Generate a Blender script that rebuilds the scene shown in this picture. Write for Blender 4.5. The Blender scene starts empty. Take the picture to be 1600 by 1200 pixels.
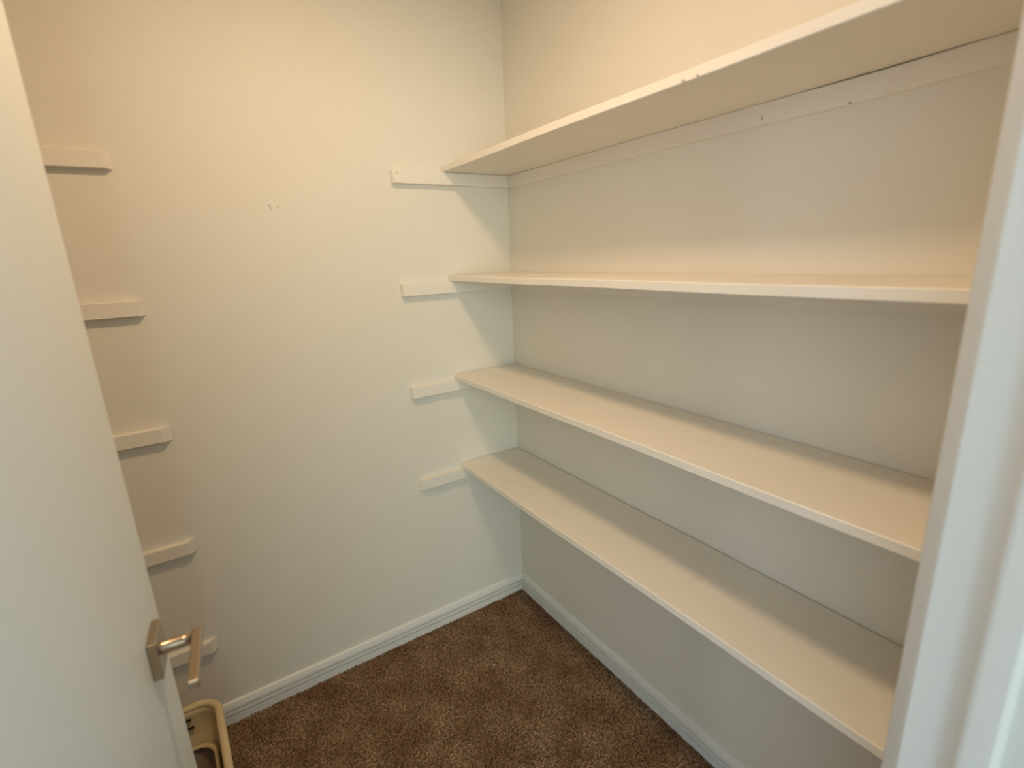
import bpy, bmesh, math, random
import numpy as np
from mathutils import Vector, Matrix
random.seed(4)
SC = bpy.context.scene
COL = SC.collection

# ------------------------------------------------------------------ camera
cd = bpy.data.cameras.new('camera')
cam = bpy.data.objects.new('camera', cd)
COL.objects.link(cam)
cd.sensor_width = 36.0
cd.lens = 777.49 * 36.0 / 1600.0
cd.clip_start = 0.01
CR = Vector((0.83580959, -0.54760547, -0.0393773))
CU = Vector((0.16878297, 0.18803848, 0.96755043))
CF = Vector((0.52243146, 0.81533415, -0.24959084))
m = Matrix.Identity(4)
for i in range(3):
    m[i][0] = CR[i]; m[i][1] = CU[i]; m[i][2] = -CF[i]
m[0][3], m[1][3], m[2][3] = -1.0446, -1.6076, 1.4233
cam.matrix_world = m
SC.camera = cam
cd.dof.use_dof = True
cd.dof.focus_distance = 1.65
cd.dof.aperture_fstop = 2.8

# ------------------------------------------------------------------ light
w = bpy.data.worlds.new('world')
SC.world = w
w.use_nodes = True
w.node_tree.nodes['Background'].inputs['Color'].default_value = (0.5, 0.75, 1.0, 1)
w.node_tree.nodes['Background'].inputs['Strength'].default_value = 0.1


def area(name, loc, aim, sx, sy, power, col):
    l = bpy.data.lights.new(name, 'AREA')
    l.shape = 'RECTANGLE'; l.size = sx; l.size_y = sy
    l.energy = power; l.color = col
    o = bpy.data.objects.new(name, l)
    o.location = loc
    o.rotation_euler = (Vector(aim) - Vector(loc)).to_track_quat('-Z', 'Y').to_euler()
    COL.objects.link(o)
    return o


# daylight from the window of the room outside the closet, plus two added side fills
area('daylight_fill', (-1.9, -4.5, 1.5), (-0.7, -0.8, 0.9), 1.8, 1.7, 61, (0.86, 1.0, 0.95))
area('daylight_fill', (-3.32, -3.1, 1.4), (-1.2, -3.0, 1.1), 2.2, 1.8, 52, (0.62, 0.80, 1.0))  # added left fill in place of ambient sky, no window known there
area('daylight_fill', (1.72, -3.1, 1.4), (0.0, -2.9, 1.1), 2.2, 1.8, 42, (0.30, 0.66, 1.0))  # added bluish right fill, stands in for ambient daylight rather than a window
LX, LY, LZ = -0.80, -0.80, 2.30
l = bpy.data.lights.new('ceiling_dome_light', 'AREA')
l.shape = 'DISK'; l.size = 0.17; l.energy = 9.0; l.color = (1.0, 0.70, 0.43)
o = bpy.data.objects.new('ceiling_dome_light', l); o.location = (LX, LY, LZ); COL.objects.link(o)


SC.view_settings.view_transform = 'Standard'
SC.view_settings.look = 'None'
SC.view_settings.gamma = 1.0
SC.view_settings.use_curve_mapping = False
SC.view_settings.exposure = 0.0


# ------------------------------------------------------------------ materials
def mat(name, col, rough=0.6, metal=0.0, noise=None, bump=None, spec=0.5):
    """noise = (scale, amount, second colour); bump = (scale, strength, distance)"""
    mt = bpy.data.materials.new(name); mt.use_nodes = True
    nt = mt.node_tree; b = nt.nodes['Principled BSDF']
    b.inputs['Base Color'].default_value = (*col, 1)
    b.inputs['Roughness'].default_value = rough
    b.inputs['Metallic'].default_value = metal
    b.inputs['Specular IOR Level'].default_value = spec
    tc = nt.nodes.new('ShaderNodeTexCoord')
    if noise:
        n = nt.nodes.new('ShaderNodeTexNoise'); n.inputs['Scale'].default_value = noise[0]
        n.inputs['Detail'].default_value = 4
        nt.links.new(tc.outputs['Object'], n.inputs['Vector'])
        r = nt.nodes.new('ShaderNodeValToRGB')
        r.color_ramp.elements[0].position = 0.5 - noise[1]; r.color_ramp.elements[0].color = (*col, 1)
        r.color_ramp.elements[1].position = 0.5 + noise[1]; r.color_ramp.elements[1].color = (*noise[2], 1)
        nt.links.new(n.outputs['Fac'], r.inputs['Fac'])
        nt.links.new(r.outputs['Color'], b.inputs['Base Color'])
    if bump:
        n2 = nt.nodes.new('ShaderNodeTexNoise'); n2.inputs['Scale'].default_value = bump[0]
        n2.inputs['Detail'].default_value = 3
        nt.links.new(tc.outputs['Object'], n2.inputs['Vector'])
        bp = nt.nodes.new('ShaderNodeBump'); bp.inputs['Strength'].default_value = bump[1]
        bp.inputs['Distance'].default_value = bump[2]
        nt.links.new(n2.outputs['Fac'], bp.inputs['Height'])
        nt.links.new(bp.outputs['Normal'], b.inputs['Normal'])
    return mt


M_WALL = mat('wall_paint', (0.81, 0.775, 0.69), 0.75, noise=(3.0, 0.3, (0.82, 0.785, 0.70)), bump=(260, 0.35, 0.0012), spec=0.25)
M_CEIL = mat('ceiling_paint', (0.84, 0.82, 0.77), 0.9, bump=(180, 0.4, 0.002), spec=0.2)
M_WOOD = mat('painted_shelf', (0.87, 0.825, 0.74), 0.42, noise=(7, 0.25, (0.85, 0.805, 0.72)), bump=(90, 0.15, 0.0008), spec=0.4)
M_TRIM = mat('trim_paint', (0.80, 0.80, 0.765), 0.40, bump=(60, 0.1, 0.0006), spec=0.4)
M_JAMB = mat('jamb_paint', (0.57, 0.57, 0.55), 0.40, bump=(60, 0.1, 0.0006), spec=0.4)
M_DOOR = mat('door_paint', (0.79, 0.81, 0.77), 0.38, bump=(55, 0.10, 0.0006), spec=0.4)
M_NICKEL = mat('satin_nickel', (0.42, 0.34, 0.25), 0.30, 1.0, bump=(400, 0.05, 0.0003))  # base colour warmed to carry the orange reflection of the warm light
M_LATCH = mat('latch_steel', (0.62, 0.58, 0.50), 0.35, 1.0)
M_BIN = mat('beige_plastic', (0.58, 0.46, 0.27), 0.48, noise=(9, 0.3, (0.62, 0.50, 0.30)), bump=(120, 0.06, 0.0005))
M_BIN2 = mat('brown_plastic', (0.16, 0.11, 0.065), 0.5, noise=(9, 0.3, (0.20, 0.14, 0.085)))
M_BLACK = mat('black_plastic', (0.012, 0.012, 0.011), 0.35, noise=(12, 0.3, (0.02, 0.02, 0.018)))
M_MARK = mat('mark_grey', (0.20, 0.15, 0.09), 0.8, noise=(200, 0.3, (0.26, 0.2, 0.13)))
M_FLAKE = mat('paint_flake', (0.55, 0.50, 0.42), 0.7, noise=(200, 0.3, (0.62, 0.57, 0.5)))
M_LINT = mat('lint', (0.75, 0.68, 0.58), 0.9, noise=(200, 0.3, (0.8, 0.74, 0.64)))
M_PORC = mat('porcelain', (0.8, 0.78, 0.74), 0.3, noise=(10, 0.3, (0.78, 0.76, 0.72)))
M_HALL = mat('hall_paint', (0.52, 0.57, 0.58), 0.8, bump=(260, 0.3, 0.001), spec=0.2)

# carpet: mottled browns in tuft-sized and hand-sized patches
def carpet_mat():
    mt = bpy.data.materials.new('carpet_brown'); mt.use_nodes = True
    nt = mt.node_tree; b = nt.nodes['Principled BSDF']
    b.inputs['Roughness'].default_value = 0.95
    b.inputs['Specular IOR Level'].default_value = 0.1
    tc = nt.nodes.new('ShaderNodeTexCoord')
    n1 = nt.nodes.new('ShaderNodeTexNoise'); n1.inputs['Scale'].default_value = 9; n1.inputs['Detail'].default_value = 5
    n2 = nt.nodes.new('ShaderNodeTexNoise'); n2.inputs['Scale'].default_value = 130; n2.inputs['Detail'].default_value = 3
    for n in (n1, n2):
        nt.links.new(tc.outputs['Object'], n.inputs['Vector'])
    r1 = nt.nodes.new('ShaderNodeValToRGB')
    r1.color_ramp.elements[0].position = 0.36; r1.color_ramp.elements[0].color = (0.305, 0.185, 0.112, 1)
    r1.color_ramp.elements[1].position = 0.66; r1.color_ramp.elements[1].color = (0.45, 0.31, 0.205, 1)
    r2 = nt.nodes.new('ShaderNodeValToRGB')
    r2.color_ramp.elements[0].position = 0.36; r2.color_ramp.elements[0].color = (0.42, 0.40, 0.37, 1)
    r2.color_ramp.elements[1].position = 0.66; r2.color_ramp.elements[1].color = (1.40, 1.40, 1.33, 1)
    nt.links.new(n1.outputs['Fac'], r1.inputs['Fac']); nt.links.new(n2.outputs['Fac'], r2.inputs['Fac'])
    mx = nt.nodes.new('ShaderNodeMix'); mx.data_type = 'RGBA'; mx.blend_type = 'MULTIPLY'
    mx.inputs['Factor'].default_value = 1.0
    nt.links.new(r1.outputs['Color'], mx.inputs[6]); nt.links.new(r2.outputs['Color'], mx.inputs[7])
    nt.links.new(mx.outputs[2], b.inputs['Base Color'])
    return mt
M_CARPET = carpet_mat()


# ------------------------------------------------------------------ helpers
def link(name, me, mt, parent=None, smooth=False):
    if mt: me.materials.append(mt)
    if smooth:
        for p in me.polygons: p.use_smooth = True
    o = bpy.data.objects.new(name, me); COL.objects.link(o)
    if parent: o.parent = parent
    return o


def box(name, lo, hi, mt, parent=None, bev=0.0, seg=2, origin=None):
    bm = bmesh.new()
    bmesh.ops.create_cube(bm, size=1)
    c = [(a + b) / 2 for a, b in zip(lo, hi)]; s = [b - a for a, b in zip(lo, hi)]
    for v in bm.verts:
        v.co = Vector([c[i] + v.co[i] * s[i] for i in range(3)])
    if bev > 0:
        bmesh.ops.bevel(bm, geom=list(bm.edges), offset=bev, segments=seg, profile=0.5, affect='EDGES')
    return from_bm(name, bm, mt, parent, origin)


def from_bm(name, bm, mt, parent=None, origin=None, smooth=False):
    if origin:
        for v in bm.verts: v.co -= Vector(origin)
    bmesh.ops.recalc_face_normals(bm, faces=bm.faces)
    me = bpy.data.meshes.new(name); bm.to_mesh(me); bm.free()
    o = link(name, me, mt, parent, smooth)
    if origin: o.location = origin
    return o


def prism(name, prof, fn, a, b, mt, parent=None):
    """closed profile [(u,v)] swept from station a to b; fn(u,v,s) -> point"""
    bm = bmesh.new()
    A = [bm.verts.new(fn(u, v, a)) for u, v in prof]
    B = [bm.verts.new(fn(u, v, b)) for u, v in prof]
    n = len(prof)
    for i in range(n):
        bm.faces.new((A[i], A[(i + 1) % n], B[(i + 1) % n], B[i]))
    bm.faces.new(A); bm.faces.new(B[::-1])
    return from_bm(name, bm, mt, parent)


def st(o, label=None):
    o['kind'] = 'structure'
    if label: o['label'] = label
    return o


def tag(o, label, cat, group=None):
    o['label'] = label; o['category'] = cat
    if group: o['group'] = group
    return o


def empty(name, loc, rz=0.0):
    o = bpy.data.objects.new(name, None); COL.objects.link(o)
    o.location = loc; o.rotation_euler = (0, 0, rz); o.empty_display_size = 0.05
    return o


# ------------------------------------------------------------------ room shell
XL = -1.59           # left wall of the closet
YF = -1.46           # inner face of the front (door) wall
YO = -1.575          # outer face of the front wall
JR = -0.49           # right jamb face
JL = -1.20           # left jamb face
H = 2.44
DH = 2.04
HX0, HX1, HY0 = -3.4, 1.8, -4.8
back = st(box('wall_back', (XL - 0.1, 0, 0), (0.1, 0.1, H), M_WALL), 'cream painted back wall of the closet with support strips')
right = st(box('wall_right', (0, YF, 0), (0.1, 0, H), M_WALL), 'cream painted right wall behind the shelves')
left = st(box('wall_left', (XL - 0.1, YF, 0), (XL, 0, H), M_WALL), 'cream painted left wall hidden behind the door')
# front wall with the doorway: two sides and a head in one mesh
bm = bmesh.new()
def addbox(bm, lo, hi):
    r = bmesh.ops.create_cube(bm, size=1)
    for v in r['verts']:
        v.co = Vector([(lo[i] + hi[i]) / 2 + v.co[i] * (hi[i] - lo[i]) for i in range(3)])
addbox(bm, (JR + 0.018, YO, 0), (HX1, YF, H))
addbox(bm, (HX0, YO, 0), (JL - 0.018, YF, H))
addbox(bm, (JL - 0.018, YO, DH + 0.018), (JR + 0.018, YF, H))
st(from_bm('wall_front', bm, M_WALL), 'painted wall holding the closet doorway')
st(box('ceiling', (XL - 0.1, YF, H), (0.1, 0.1, H + 0.08), M_CEIL), 'pale ceiling of the closet')
floor = st(box('floor', (XL - 0.1, HY0, -0.05), (0.1, 0.1, -0.004), M_CARPET), 'brown carpeted floor')

# carpet pile over the part that shows
rng = np.random.default_rng(7)
def pile(x0, x1, y0, y1, sp):
    nx = int((x1 - x0) / sp); ny = int((y1 - y0) / sp)
    gx, gy = np.meshgrid(np.linspace(x0, x1, nx), np.linspace(y0, y1, ny))
    gx = gx.ravel() + rng.uniform(-.5, .5, nx * ny) * sp * 1.1
    gy = gy.ravel() + rng.uniform(-.5, .5, nx * ny) * sp * 1.1
    gx = np.clip(gx, x0, x1); gy = np.clip(gy, y0, y1)
    n = gx.size
    low = 0.5 + 0.25 * np.sin(gx * 31 + 2 * np.sin(gy * 17)) * np.sin(gy * 27 + 1.3 * np.sin(gx * 23))
    h = 0.0055 + 0.0035 * low + rng.uniform(0, .0035, n)
    r = rng.uniform(0.0016, 0.0028, n)
    th = rng.uniform(0, 2 * np.pi, n)
    dx = rng.normal(0, .0022, n); dy = rng.normal(0, .0022, n)
    V = np.zeros((n, 6, 3), np.float32)
    for k in range(3):
        a = th + k * 2 * np.pi / 3
        V[:, k, 0] = gx + r * np.cos(a); V[:, k, 1] = gy + r * np.sin(a); V[:, k, 2] = -0.006
        V[:, k + 3, 0] = gx + dx + .75 * r * np.cos(a + .6); V[:, k + 3, 1] = gy + dy + .75 * r * np.sin(a + .6)
        V[:, k + 3, 2] = -0.006 + h
    V[..., 0] = np.clip(V[..., 0], x0 - .002, x1 + .002)
    F = np.array([[0, 1, 4], [0, 4, 3], [1, 2, 5], [1, 5, 4], [2, 0, 3], [2, 3, 5], [3, 4, 5]], np.int32)
    faces = (np.arange(n, dtype=np.int32)[:, None, None] * 6 + F[None]).reshape(-1, 3)
    me = bpy.data.meshes.new('carpet_pile')
    me.vertices.add(n * 6); me.vertices.foreach_set('co', V.ravel())
    me.loops.add(faces.size); me.loops.foreach_set('vertex_index', faces.ravel())
    me.polygons.add(len(faces))
    me.polygons.foreach_set('loop_start', np.arange(0, faces.size, 3, dtype=np.int32))
    me.update(calc_edges=True); me.validate()
    return me
cp = link('carpet_pile', pile(-1.25, -0.014, -1.05, -0.014, 0.0036), M_CARPET, floor)
cp['kind'] = 'stuff'; cp['label'] = 'short brown carpet pile'

# hall outside the doorway
st(box('wall_hall', (HX0, HY0 - 0.1, 0), (HX1, HY0, H), M_HALL), 'wall of the room outside the closet')
st(box('wall_hall', (HX0 - 0.1, HY0, 0), (HX0, YF, H), M_HALL), 'left wall of the room outside')
st(box('wall_hall', (HX1, HY0, 0), (HX1 + 0.1, YF, H), M_HALL), 'right wall of the room outside')
st(box('floor_hall', (HX0, HY0, -0.05), (XL - 0.1, YO, -0.004), M_CARPET), 'carpet of the room outside')
st(box('floor_hall', (0.1, HY0, -0.05), (HX1, YO, -0.004), M_CARPET), 'carpet of the room outside')
st(box('ceiling_hall', (HX0, HY0, H), (HX1, YF, H + 0.08), M_CEIL), 'ceiling of the room outside')

# ------------------------------------------------------------------ baseboards (grooved profile)
BH, BT = 0.074, 0.0150
prof = [(0, -0.004), (BT, -0.004), (BT, 0.0260), (BT - 0.009, 0.0270), (BT - 0.009, 0.0315), (BT, 0.0330), (BT - .0005, 0.0425),
        (BT - 0.009, 0.0435), (BT - 0.009, 0.0480), (BT - 0.001, 0.0495), (BT - 0.002, 0.058), (BT - 0.0065, 0.0705), (0.003, BH), (0, BH)]
st(prism('baseboard_back', prof, lambda u, v, s: Vector((s, -u, v)), XL, 0, M_TRIM), 'white grooved baseboard along the back wall')
br = st(prism('baseboard_right', prof, lambda u, v, s: Vector((-u, s, v)), YF, -0.0, M_TRIM), 'white grooved baseboard along the right wall')
st(prism('baseboard_left', prof, lambda u, v, s: Vector((XL + u, s, v)), YF, -0.0, M_TRIM), 'white grooved baseboard along the left wall')
bm = bmesh.new()
bmesh.ops.create_icosphere(bm, subdivisions=1, radius=0.0045)
for v in bm.verts: v.co = Vector((-BT - .001 + v.co.x * .6, -0.268 + v.co.y * 1.6, 0.012 + v.co.z))
chip = from_bm('paint_flake', bm, M_LINT, br); chip['label'] = 'loose paint flake at the foot of the baseboard'

# ------------------------------------------------------------------ shelves and support strips
BAT, BP = 0.040, 0.019      # strip height, projection
Z = {1: 1.7172, 2: 1.3643, 3: 1.0118, 4: 0.6622}
SLOPE = {1: 0.0017, 2: -0.0010, 3: 0.0014, 4: 0.0028}
DEP = {1: 0.2632, 2: 0.2615, 3: 0.2652, 4: 0.2640}
TH = 0.0190
GAP = 0.0028
names = {1: ('topmost white shelf, seen from below', 'above eye level'),
         2: ('second white shelf from the top, seen edge on', ''),
         3: ('third white shelf from the top, above the lowest shelf', ''),
         4: ('lowest white shelf, nearest the carpet', '')}
for k in (1, 2, 3, 4):
    z = Z[k]
    # shelf board: slightly wavy edges, eased corners
    bm = bmesh.new()
    n = 24
    y0, y1 = YF + 0.002, -GAP
    rows = []
    g = {1: .0010, 2: .002, 3: .0034, 4: .0042}[k]
    for i in range(n + 1):
        y = y0 + (y1 - y0) * i / n
        dz = -SLOPE[k] * y + 0.0006 * math.sin(y * 9 + k)
        xf = -DEP[k] + 0.0007 * math.sin(y * 7 + 2 * k)
        e = 0.0016
        pr = [(-g, z - TH), (xf + e, z - TH), (xf, z - TH + e), (xf, z - e), (xf + e, z), (-g, z)]
        rows.append([bm.verts.new((x, y, zz + dz)) for x, zz in pr])
    for i in range(n):
        for j in range(6):
            bm.faces.new((rows[i][j], rows[i][(j + 1) % 6], rows[i + 1][(j + 1) % 6], rows[i + 1][j]))
    bm.faces.new(rows[0]); bm.faces.new(rows[-1][::-1])
    s = from_bm('shelf', bm, M_WOOD, origin=(0, 0, z - TH))
    tag(s, names[k][0], 'shelf', 'shelves along the right wall')
    if k == 1:
        for (yy, hh, ww) in ((-0.974, .003, .0045), (-1.003, .0022, .0035)):
            bm = bmesh.new()
            bmesh.ops.create_icosphere(bm, subdivisions=1, radius=1)
            for v in bm.verts:
                v.co = Vector((-DEP[1] - .0012 + v.co.x * .0025, yy + v.co.y * ww, z - TH + .0045 + v.co.z * hh + v.co.y * .002)) - Vector((0, 0, z - TH))
            f = from_bm('paint_flake', bm, M_FLAKE, s)


def strip_back(x0, x1, ztop, cut0, cut1, tilt=0.0, rnd=0.0):
    """support strip flat on the back wall from x0 to x1; cut0/cut1: how far the front face is cut back at each end"""
    bm = bmesh.new()
    zb = ztop - BAT
    def P(x, y, zz): return bm.verts.new((x, y, zz + tilt * (x - x0)))
    r = 0.0016
    # outline of section (y, z) with eased front edges
    sec = [(0, zb), (-BP + r, zb), (-BP, zb + r), (-BP, ztop - r), (-BP + r, ztop), (0, ztop)]
    L, Rr = [], []
    for (y, zz) in sec:
        f = -y / BP
        # rounded lower corner where the strip end is worn
        low = 1 if zz < zb + BAT * .5 else 0
        L.append(P(x0 + cut0 * f + (rnd if low else 0) * (1 if cut0 else 0), y, zz))
        Rr.append(P(x1 - cut1 * f, y, zz))
    for j in range(6):
        bm.faces.new((L[j], L[(j + 1) % 6], Rr[(j + 1) % 6], Rr[j]))
    bm.faces.new(L[::-1]); bm.faces.new(Rr)
    return bm


GR = 'support strips on the back wall, right side'
GL = 'support strips on the back wall, left side'
ordr = {1: 'topmost', 2: 'second', 3: 'third', 4: 'lowest'}
for k in (1, 2, 3, 4):
    zt = Z[k] - TH
    xe = {1: -.4415, 2: -.4405, 3: -.4415, 4: -.4400}[k]
    bm = strip_back(xe, -0.001, zt, {1: .005, 2: .003, 3: .006, 4: .012}[k], 0, rnd=.002)
    s = from_bm('shelf_support', bm, M_WOOD, origin=(xe, 0, zt - BAT))
    lab = {1: 'white support strip under the wall end of the topmost shelf',
           2: 'white support strip under the wall end of the second shelf',
           3: 'white support strip under the wall end of the third shelf',
           4: 'white support strip with rounded tip under the wall end of the lowest shelf'}[k]
    tag(s, lab, 'support strip', GR)
    if k == 1:
        bm = bmesh.new()
        bmesh.ops.create_cone(bm, segments=8, radius1=.0015, radius2=.0015, depth=.001, cap_ends=True,
                              matrix=Matrix.Translation((-0.421 - xe, -BP, BAT - .010)) @ Matrix.Rotation(math.pi / 2, 4, 'X'))
        h = from_bm('nail_head', bm, M_MARK, s); h['label'] = 'small dark nail head'
ZL = {1: 1.7211, 2: 1.3694, 3: 1.0284, 4: 0.6824, 5: 0.3405}
labL = {1: 'topmost short white strip on the back wall beside the door, no shelf on it',
        2: 'second short strip from the top beside the door edge, no shelf on it',
        3: 'third short strip from the top beside the door edge',
        4: 'fourth short strip beside the door, above the one behind the door handle',
        5: 'lowest short strip, seen behind the door handle'}
for k in range(1, 6):
    zt = ZL[k] - TH
    bm = strip_back(XL + .001, -1.1345, zt, 0, {1: .012, 2: .012, 3: .020, 4: .020, 5: .020}[k])
    s = from_bm('shelf_support', bm, M_WOOD, origin=(XL, 0, zt - BAT))
    tag(s, labL[k], 'support strip', GL)
# long strips along the right wall under each shelf
for k in (1, 2, 3, 4):
    zt = Z[k] - TH
    bm = bmesh.new()
    n = 30
    rows = []
    BPR = 0.010
    for i in range(n + 1):
        y = YF + .002 + (-BP - .001 - YF - .002) * i / n
        dz = -SLOPE[k] * y + 0.0006 * math.sin(y * 9 + k) - .0003 - (0.0022 * math.exp(-((y + 1.17) / .11) ** 2) + .0012 * math.exp(-((y + .12) / .04) ** 2) if k == 1 else .0012)
        zb = 0.0006 * math.sin(y * 13)
        rows.append([bm.verts.new((x, y, zz + dz)) for x, zz in ((0, zt - BAT + zb), (-BPR + .0007, zt - BAT + zb), (-BPR, zt - BAT + .0007 + zb), (-BPR, zt - .001), (-BPR + .001, zt), (0, zt))])
    for i in range(n):
        for j in range(6):
            bm.faces.new((rows[i][j], rows[i][(j + 1) % 6], rows[i + 1][(j + 1) % 6], rows[i + 1][j]))
    bm.faces.new(rows[0]); bm.faces.new(rows[-1][::-1])
    s = from_bm('shelf_support', bm, M_WOOD, origin=(0, -.73, zt - BAT))
    tag(s, {1: 'long white support strip on the right wall under the back of the topmost shelf',
            2: 'long support strip hidden under the back of the second shelf',
            3: 'long support strip hidden under the back of the third shelf',
            4: 'long support strip hidden under the back of the lowest shelf'}[k], 'support strip', 'support strips on the right wall')
    if k == 1:
        for (yy, zz, sy, sz, rot) in ((-.966, zt - BAT + .013, .0011, .0045, .3), (-1.128, zt - BAT + .001, .003, .0018, 0)):
            bm = bmesh.new()
            bmesh.ops.create_icosphere(bm, subdivisions=1, radius=1)
            for v in bm.verts:
                v.co = Vector((-BPR + v.co.x * .0006, yy + v.co.y * sy + v.co.z * sy * rot + .73, zz + v.co.z * sz - (zt - BAT)))
            f = from_bm('nail_mark', bm, M_MARK, s)

# small scuffs on the back wall
for (x, z, a, b, r) in ((-.799, 1.5845, .0016, .0042, -.5), (-.795, 1.579, .0018, .0018, 0), (-.778, 1.583, .0013, .0026, 0)):
    bm = bmesh.new()
    bmesh.ops.create_icosphere(bm, subdivisions=1, radius=1)
    for v in bm.verts:
        v.co = Vector((x + v.co.x * a + v.co.z * b * r, v.co.y * .0005, z + v.co.z * b))
    from_bm('scuff_mark', bm, M_MARK, back)

# ------------------------------------------------------------------ door frame (right jamb in view)
fr = st(empty('trim_1', ((JL + JR) / 2, (YF + YO) / 2, 0)), 'white painted door frame around the closet doorway')
o0 = Vector(fr.location)
# jamb profile (distance into the opening u, y)
def jamb_prof(s):
    return [(-.018, YF), (-.0105, YF), (-.0085, -1.4612), (-.0005, -1.4725), (0.0015, -1.4760), (0.0015, -1.5010), (.0022, -1.5050), (.0040, -1.5095), (.0065, -1.5140), (.0090, -1.5175), (.0104, -1.5200), (.011, -1.5230),
            (.011, -1.5410), (.0098, -1.5430), (.0065, -1.5455), (.0015, -1.5465), (.0015, YO + .001), (0, YO), (-.018, YO)]
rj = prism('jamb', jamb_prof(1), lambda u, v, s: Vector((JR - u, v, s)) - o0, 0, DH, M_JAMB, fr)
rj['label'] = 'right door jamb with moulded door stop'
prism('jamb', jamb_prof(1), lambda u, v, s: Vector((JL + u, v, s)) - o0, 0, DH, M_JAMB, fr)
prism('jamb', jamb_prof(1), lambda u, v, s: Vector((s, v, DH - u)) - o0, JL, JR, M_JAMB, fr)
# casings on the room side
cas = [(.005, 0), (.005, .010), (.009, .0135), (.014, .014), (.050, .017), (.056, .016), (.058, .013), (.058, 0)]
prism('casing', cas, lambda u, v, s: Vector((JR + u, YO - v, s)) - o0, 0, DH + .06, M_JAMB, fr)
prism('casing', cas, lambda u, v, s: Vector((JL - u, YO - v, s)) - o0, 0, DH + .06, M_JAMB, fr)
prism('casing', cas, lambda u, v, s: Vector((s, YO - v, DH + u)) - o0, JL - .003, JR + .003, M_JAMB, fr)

# ------------------------------------------------------------------ door, opened into the closet
A = math.radians(86)
dv = Vector((math.cos(A), math.sin(A), 0)); nv = Vector((dv.y, -dv.x, 0))
P0 = Vector((-1.15474, -0.7849, 0))         # face point at the free edge, on the floor
WD = 0.665
hinge = P0 - dv * WD
door = st(empty('door_1', hinge, A), 'white flush closet door standing open on the left, with satin nickel handle')
# local frame: x along door (towards the free edge), -y is the visible face side, z up
leaf = box('door_leaf', (0, 0.0, 0.012), (WD, 0.035, DH - .005), M_DOOR, door, bev=.0015)
for hz in (.22, 1.02, 1.80):
    bm = bmesh.new()
    bmesh.ops.create_cone(bm, segments=12, radius1=.006, radius2=.006, depth=.09, cap_ends=True, matrix=Matrix.Translation((-.006, -.005, hz)))
    from_bm('hinge', bm, M_LATCH, door, smooth=False)
zc = 0.9265
hx = WD - 0.0775
hd = empty('door_handle', (hx, 0, zc)); hd.parent = door
box('rose', (-.0283, -.0110, -.0275), (.0283, .0, .0275), M_NICKEL, hd, bev=.0010)
# round neck, widening a little where it meets the lever
bm = bmesh.new()
rings = []
for (yy, rr) in ((-.0105, .0094), (-.012, .0086), (-.034, .0084), (-.0475, .0078)):
    rings.append([bm.verts.new((rr * math.cos(t * math.pi / 12), yy, rr * math.sin(t * math.pi / 12) + .0004)) for t in range(24)])
for a, b in zip(rings, rings[1:]):
    for i in range(24):
        bm.faces.new((a[i], a[(i + 1) % 24], b[(i + 1) % 24], b[i]))
bm.faces.new(rings[0]); bm.faces.new(rings[-1][::-1])
nk = from_bm('neck', bm, M_NICKEL, hd)
for p in nk.data.polygons: p.use_smooth = len(p.vertices) == 4
# flat square-section lever with an L return, pointing back to the hinge
box('lever', (-.100, -.0590, -.0040), (.0100, -.0460, .0085), M_NICKEL, hd, bev=.0022)
# latch plate and bolt on the free edge, key-side handle on the other face
lp = box('latch_plate', (WD - .0005, .006, zc - .03), (WD + .0012, .029, zc + .03), M_LATCH, door, bev=.0004)
h2 = empty('door_handle', (hx, .035, zc)); h2.parent = door
box('rose', (-.0283, 0, -.0275), (.0283, .011, .0275), M_NICKEL, h2, bev=.001)
box('lever', (-.100, .0460, -.0040), (.0100, .0590, .0085), M_NICKEL, h2, bev=.0016)
box('neck', (-.0085, .0105, -.0085), (.0085, .0450, .0085), M_NICKEL, h2, bev=.003)

# ------------------------------------------------------------------ beige bin behind the door
def rr_ring(hw, hl, r, n=8):
    pts = []
    for (cx, cy, a0) in ((hw - r, hl - r, 0), (-hw + r, hl - r, 90), (-hw + r, -hl + r, 180), (hw - r, -hl + r, 270)):
        for i in range(n + 1):
            a = math.radians(a0 + 90 * i / n)
            pts.append((cx + r * math.cos(a), cy + r * math.sin(a)))
    return pts


def tub(name, W, Ln, Ht, r, prof, mt, parent, loc=(0, 0, 0)):
    """prof: list of (inset, z)"""
    bm = bmesh.new(); rings = []
    for ins, z in prof:
        rings.append([bm.verts.new((x + loc[0], y + loc[1], z + loc[2])) for x, y in rr_ring(W / 2 - ins, Ln / 2 - ins, max(.004, r - ins))])
    n = len(rings[0])
    for a, b in zip(rings, rings[1:]):
        for i in range(n):
            bm.faces.new((a[i], a[(i + 1) % n], b[(i + 1) % n], b[i]))
    bm.faces.new(rings[0]); bm.faces.new(rings[-1])
    return from_bm(name, bm, mt, parent, smooth=True)

BZ = 0.296
bn = tag(empty('storage_bin', (-1.276, -0.434, 0.004), math.radians(2.5)), 'beige plastic bin on the carpet half hidden behind the open door', 'bin')
BW, BL = 0.285, 0.440
tub('shell', BW - .012, BL - .012, BZ, .055,
    [(.030, 0), (.026, .002), (.006, BZ - .012), (.012, BZ - .012), (.012, BZ - .03), (.016, .16), (.024, .158), (.036, .012)], M_BIN, bn)
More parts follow.
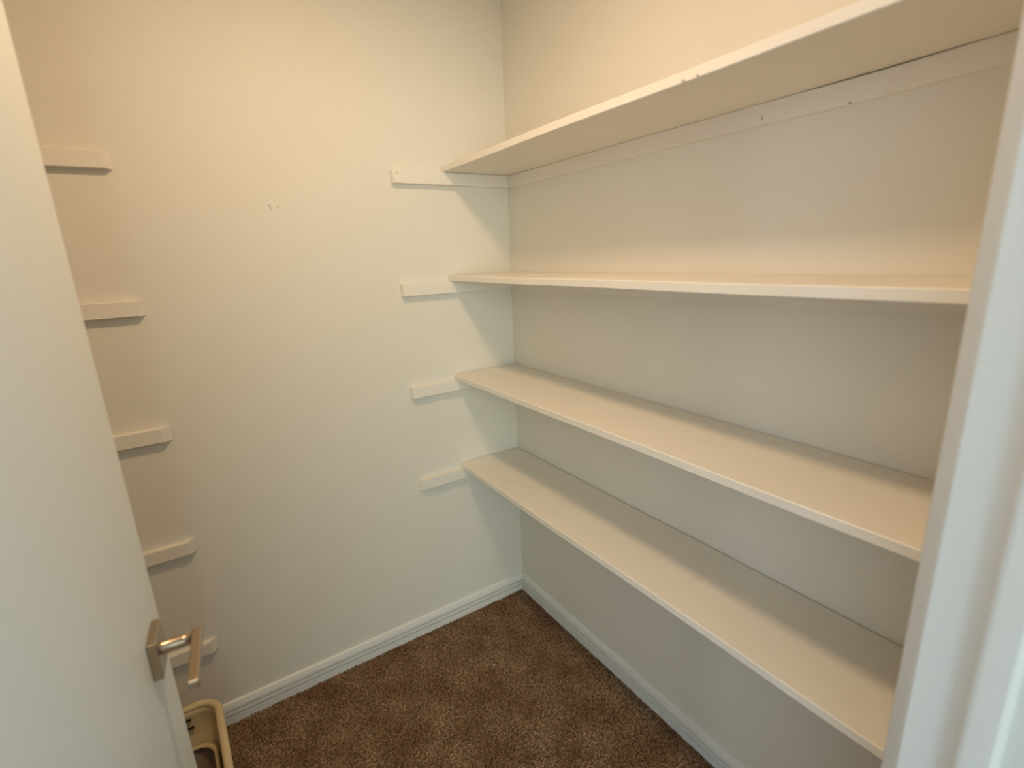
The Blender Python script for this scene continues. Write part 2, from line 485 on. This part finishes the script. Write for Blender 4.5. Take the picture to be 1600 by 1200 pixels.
# rolled rim
bm = bmesh.new()
rings = []
for t in range(12):
    a = 2 * math.pi * t / 12
    ins = .0095 - .0095 * math.cos(a); z = BZ - .009 + .009 * math.sin(a)
    rings.append([bm.verts.new((x, y, z)) for x, y in rr_ring(BW / 2 - ins, BL / 2 - ins, .062 - ins)])
n = len(rings[0])
for t in range(12):
    a, b = rings[t], rings[(t + 1) % 12]
    for i in range(n):
        bm.faces.new((a[i], a[(i + 1) % n], b[(i + 1) % n], b[i]))
from_bm('rim', bm, M_BIN, bn, smooth=True)
for (sx, sz) in ((.056, .262), (.059, .236)):
    s = box('slot', (sx - .060, BL / 2 - .0265, sz), (sx + .012, BL / 2 - .0225, sz + .005), M_BLACK, bn)
    s['label'] = 'dark handle slot'
# brown tray nested inside, with a black pouch lying in it
tr = tag(empty('nested_tray', (-1.276, -0.434, 0.095), math.radians(2.5)), 'dark brown tray with a beige lip nested inside the beige bin', 'tray')
tub('shell', BW - .060, BL - .08, .1, .045, [(.012, 0), (.010, .002), (0, .098), (.004, .098), (.014, .006)], M_BIN2, tr)
bm = bmesh.new()
rings = []
for t in range(8):
    a = 2 * math.pi * t / 8
    ins = .004 - .005 * math.cos(a); z = .098 + .005 * math.sin(a)
    rings.append([bm.verts.new((x, y, z)) for x, y in rr_ring((BW - .060) / 2 - ins, (BL - .08) / 2 - ins, .045)])
n = len(rings[0])
for t in range(8):
    a, b = rings[t], rings[(t + 1) % 8]
    for i in range(n):
        bm.faces.new((a[i], a[(i + 1) % n], b[(i + 1) % n], b[i]))
from_bm('lip', bm, M_BIN, tr, smooth=True)
bm = bmesh.new()
bmesh.ops.create_uvsphere(bm, u_segments=24, v_segments=14, radius=1)
for v in bm.verts:
    k = 1 + .05 * math.sin(v.co.x * 5 + v.co.y * 3)
    v.co = Vector((v.co.x * .048 * k, v.co.y * .055 * k, (max(v.co.z, -.8) + .8) * .047))
pc = from_bm('pouch', bm, M_BLACK, None, smooth=True)
pc.location = (-1.236, -.345, .108)
tag(pc, 'black rounded pouch lying at the bottom of the bin', 'pouch')

# ------------------------------------------------------------------ specks on the carpet
for (x, y, r, lab) in ((-.336, -.307, .0036, 'pale lint speck on the carpet in the middle of the floor'),
                       (-.068, -.461, .0022, 'tiny pale speck on the carpet near the right baseboard')):
    bm = bmesh.new()
    bmesh.ops.create_icosphere(bm, subdivisions=1, radius=r)
    for v in bm.verts: v.co.x *= random.uniform(.8, 1.3); v.co.z *= .7
    s = from_bm('lint_speck', bm, M_LINT); s.location = (x, y, .0065)
    tag(s, lab, 'lint')

# ------------------------------------------------------------------ ceiling lampholder (above the frame)
lh = tag(empty('ceiling_light', (LX, LY, H)), 'round white drum light on the closet ceiling', 'light')
bm = bmesh.new()
rings = []
for (z, r) in ((0, .100), (-.13, .105), (-.135, .104), (-.135, .097), (-.13, .094), (-.012, .090)):
    rings.append([bm.verts.new((r * math.cos(t * math.pi / 16), r * math.sin(t * math.pi / 16), z)) for t in range(32)])
for a, b in zip(rings, rings[1:]):
    for i in range(32):
        bm.faces.new((a[i], a[(i + 1) % 32], b[(i + 1) % 32], b[i]))
bm.faces.new(rings[-1]); bm.faces.new(rings[0])
from_bm('drum_shade', bm, M_PORC, lh)
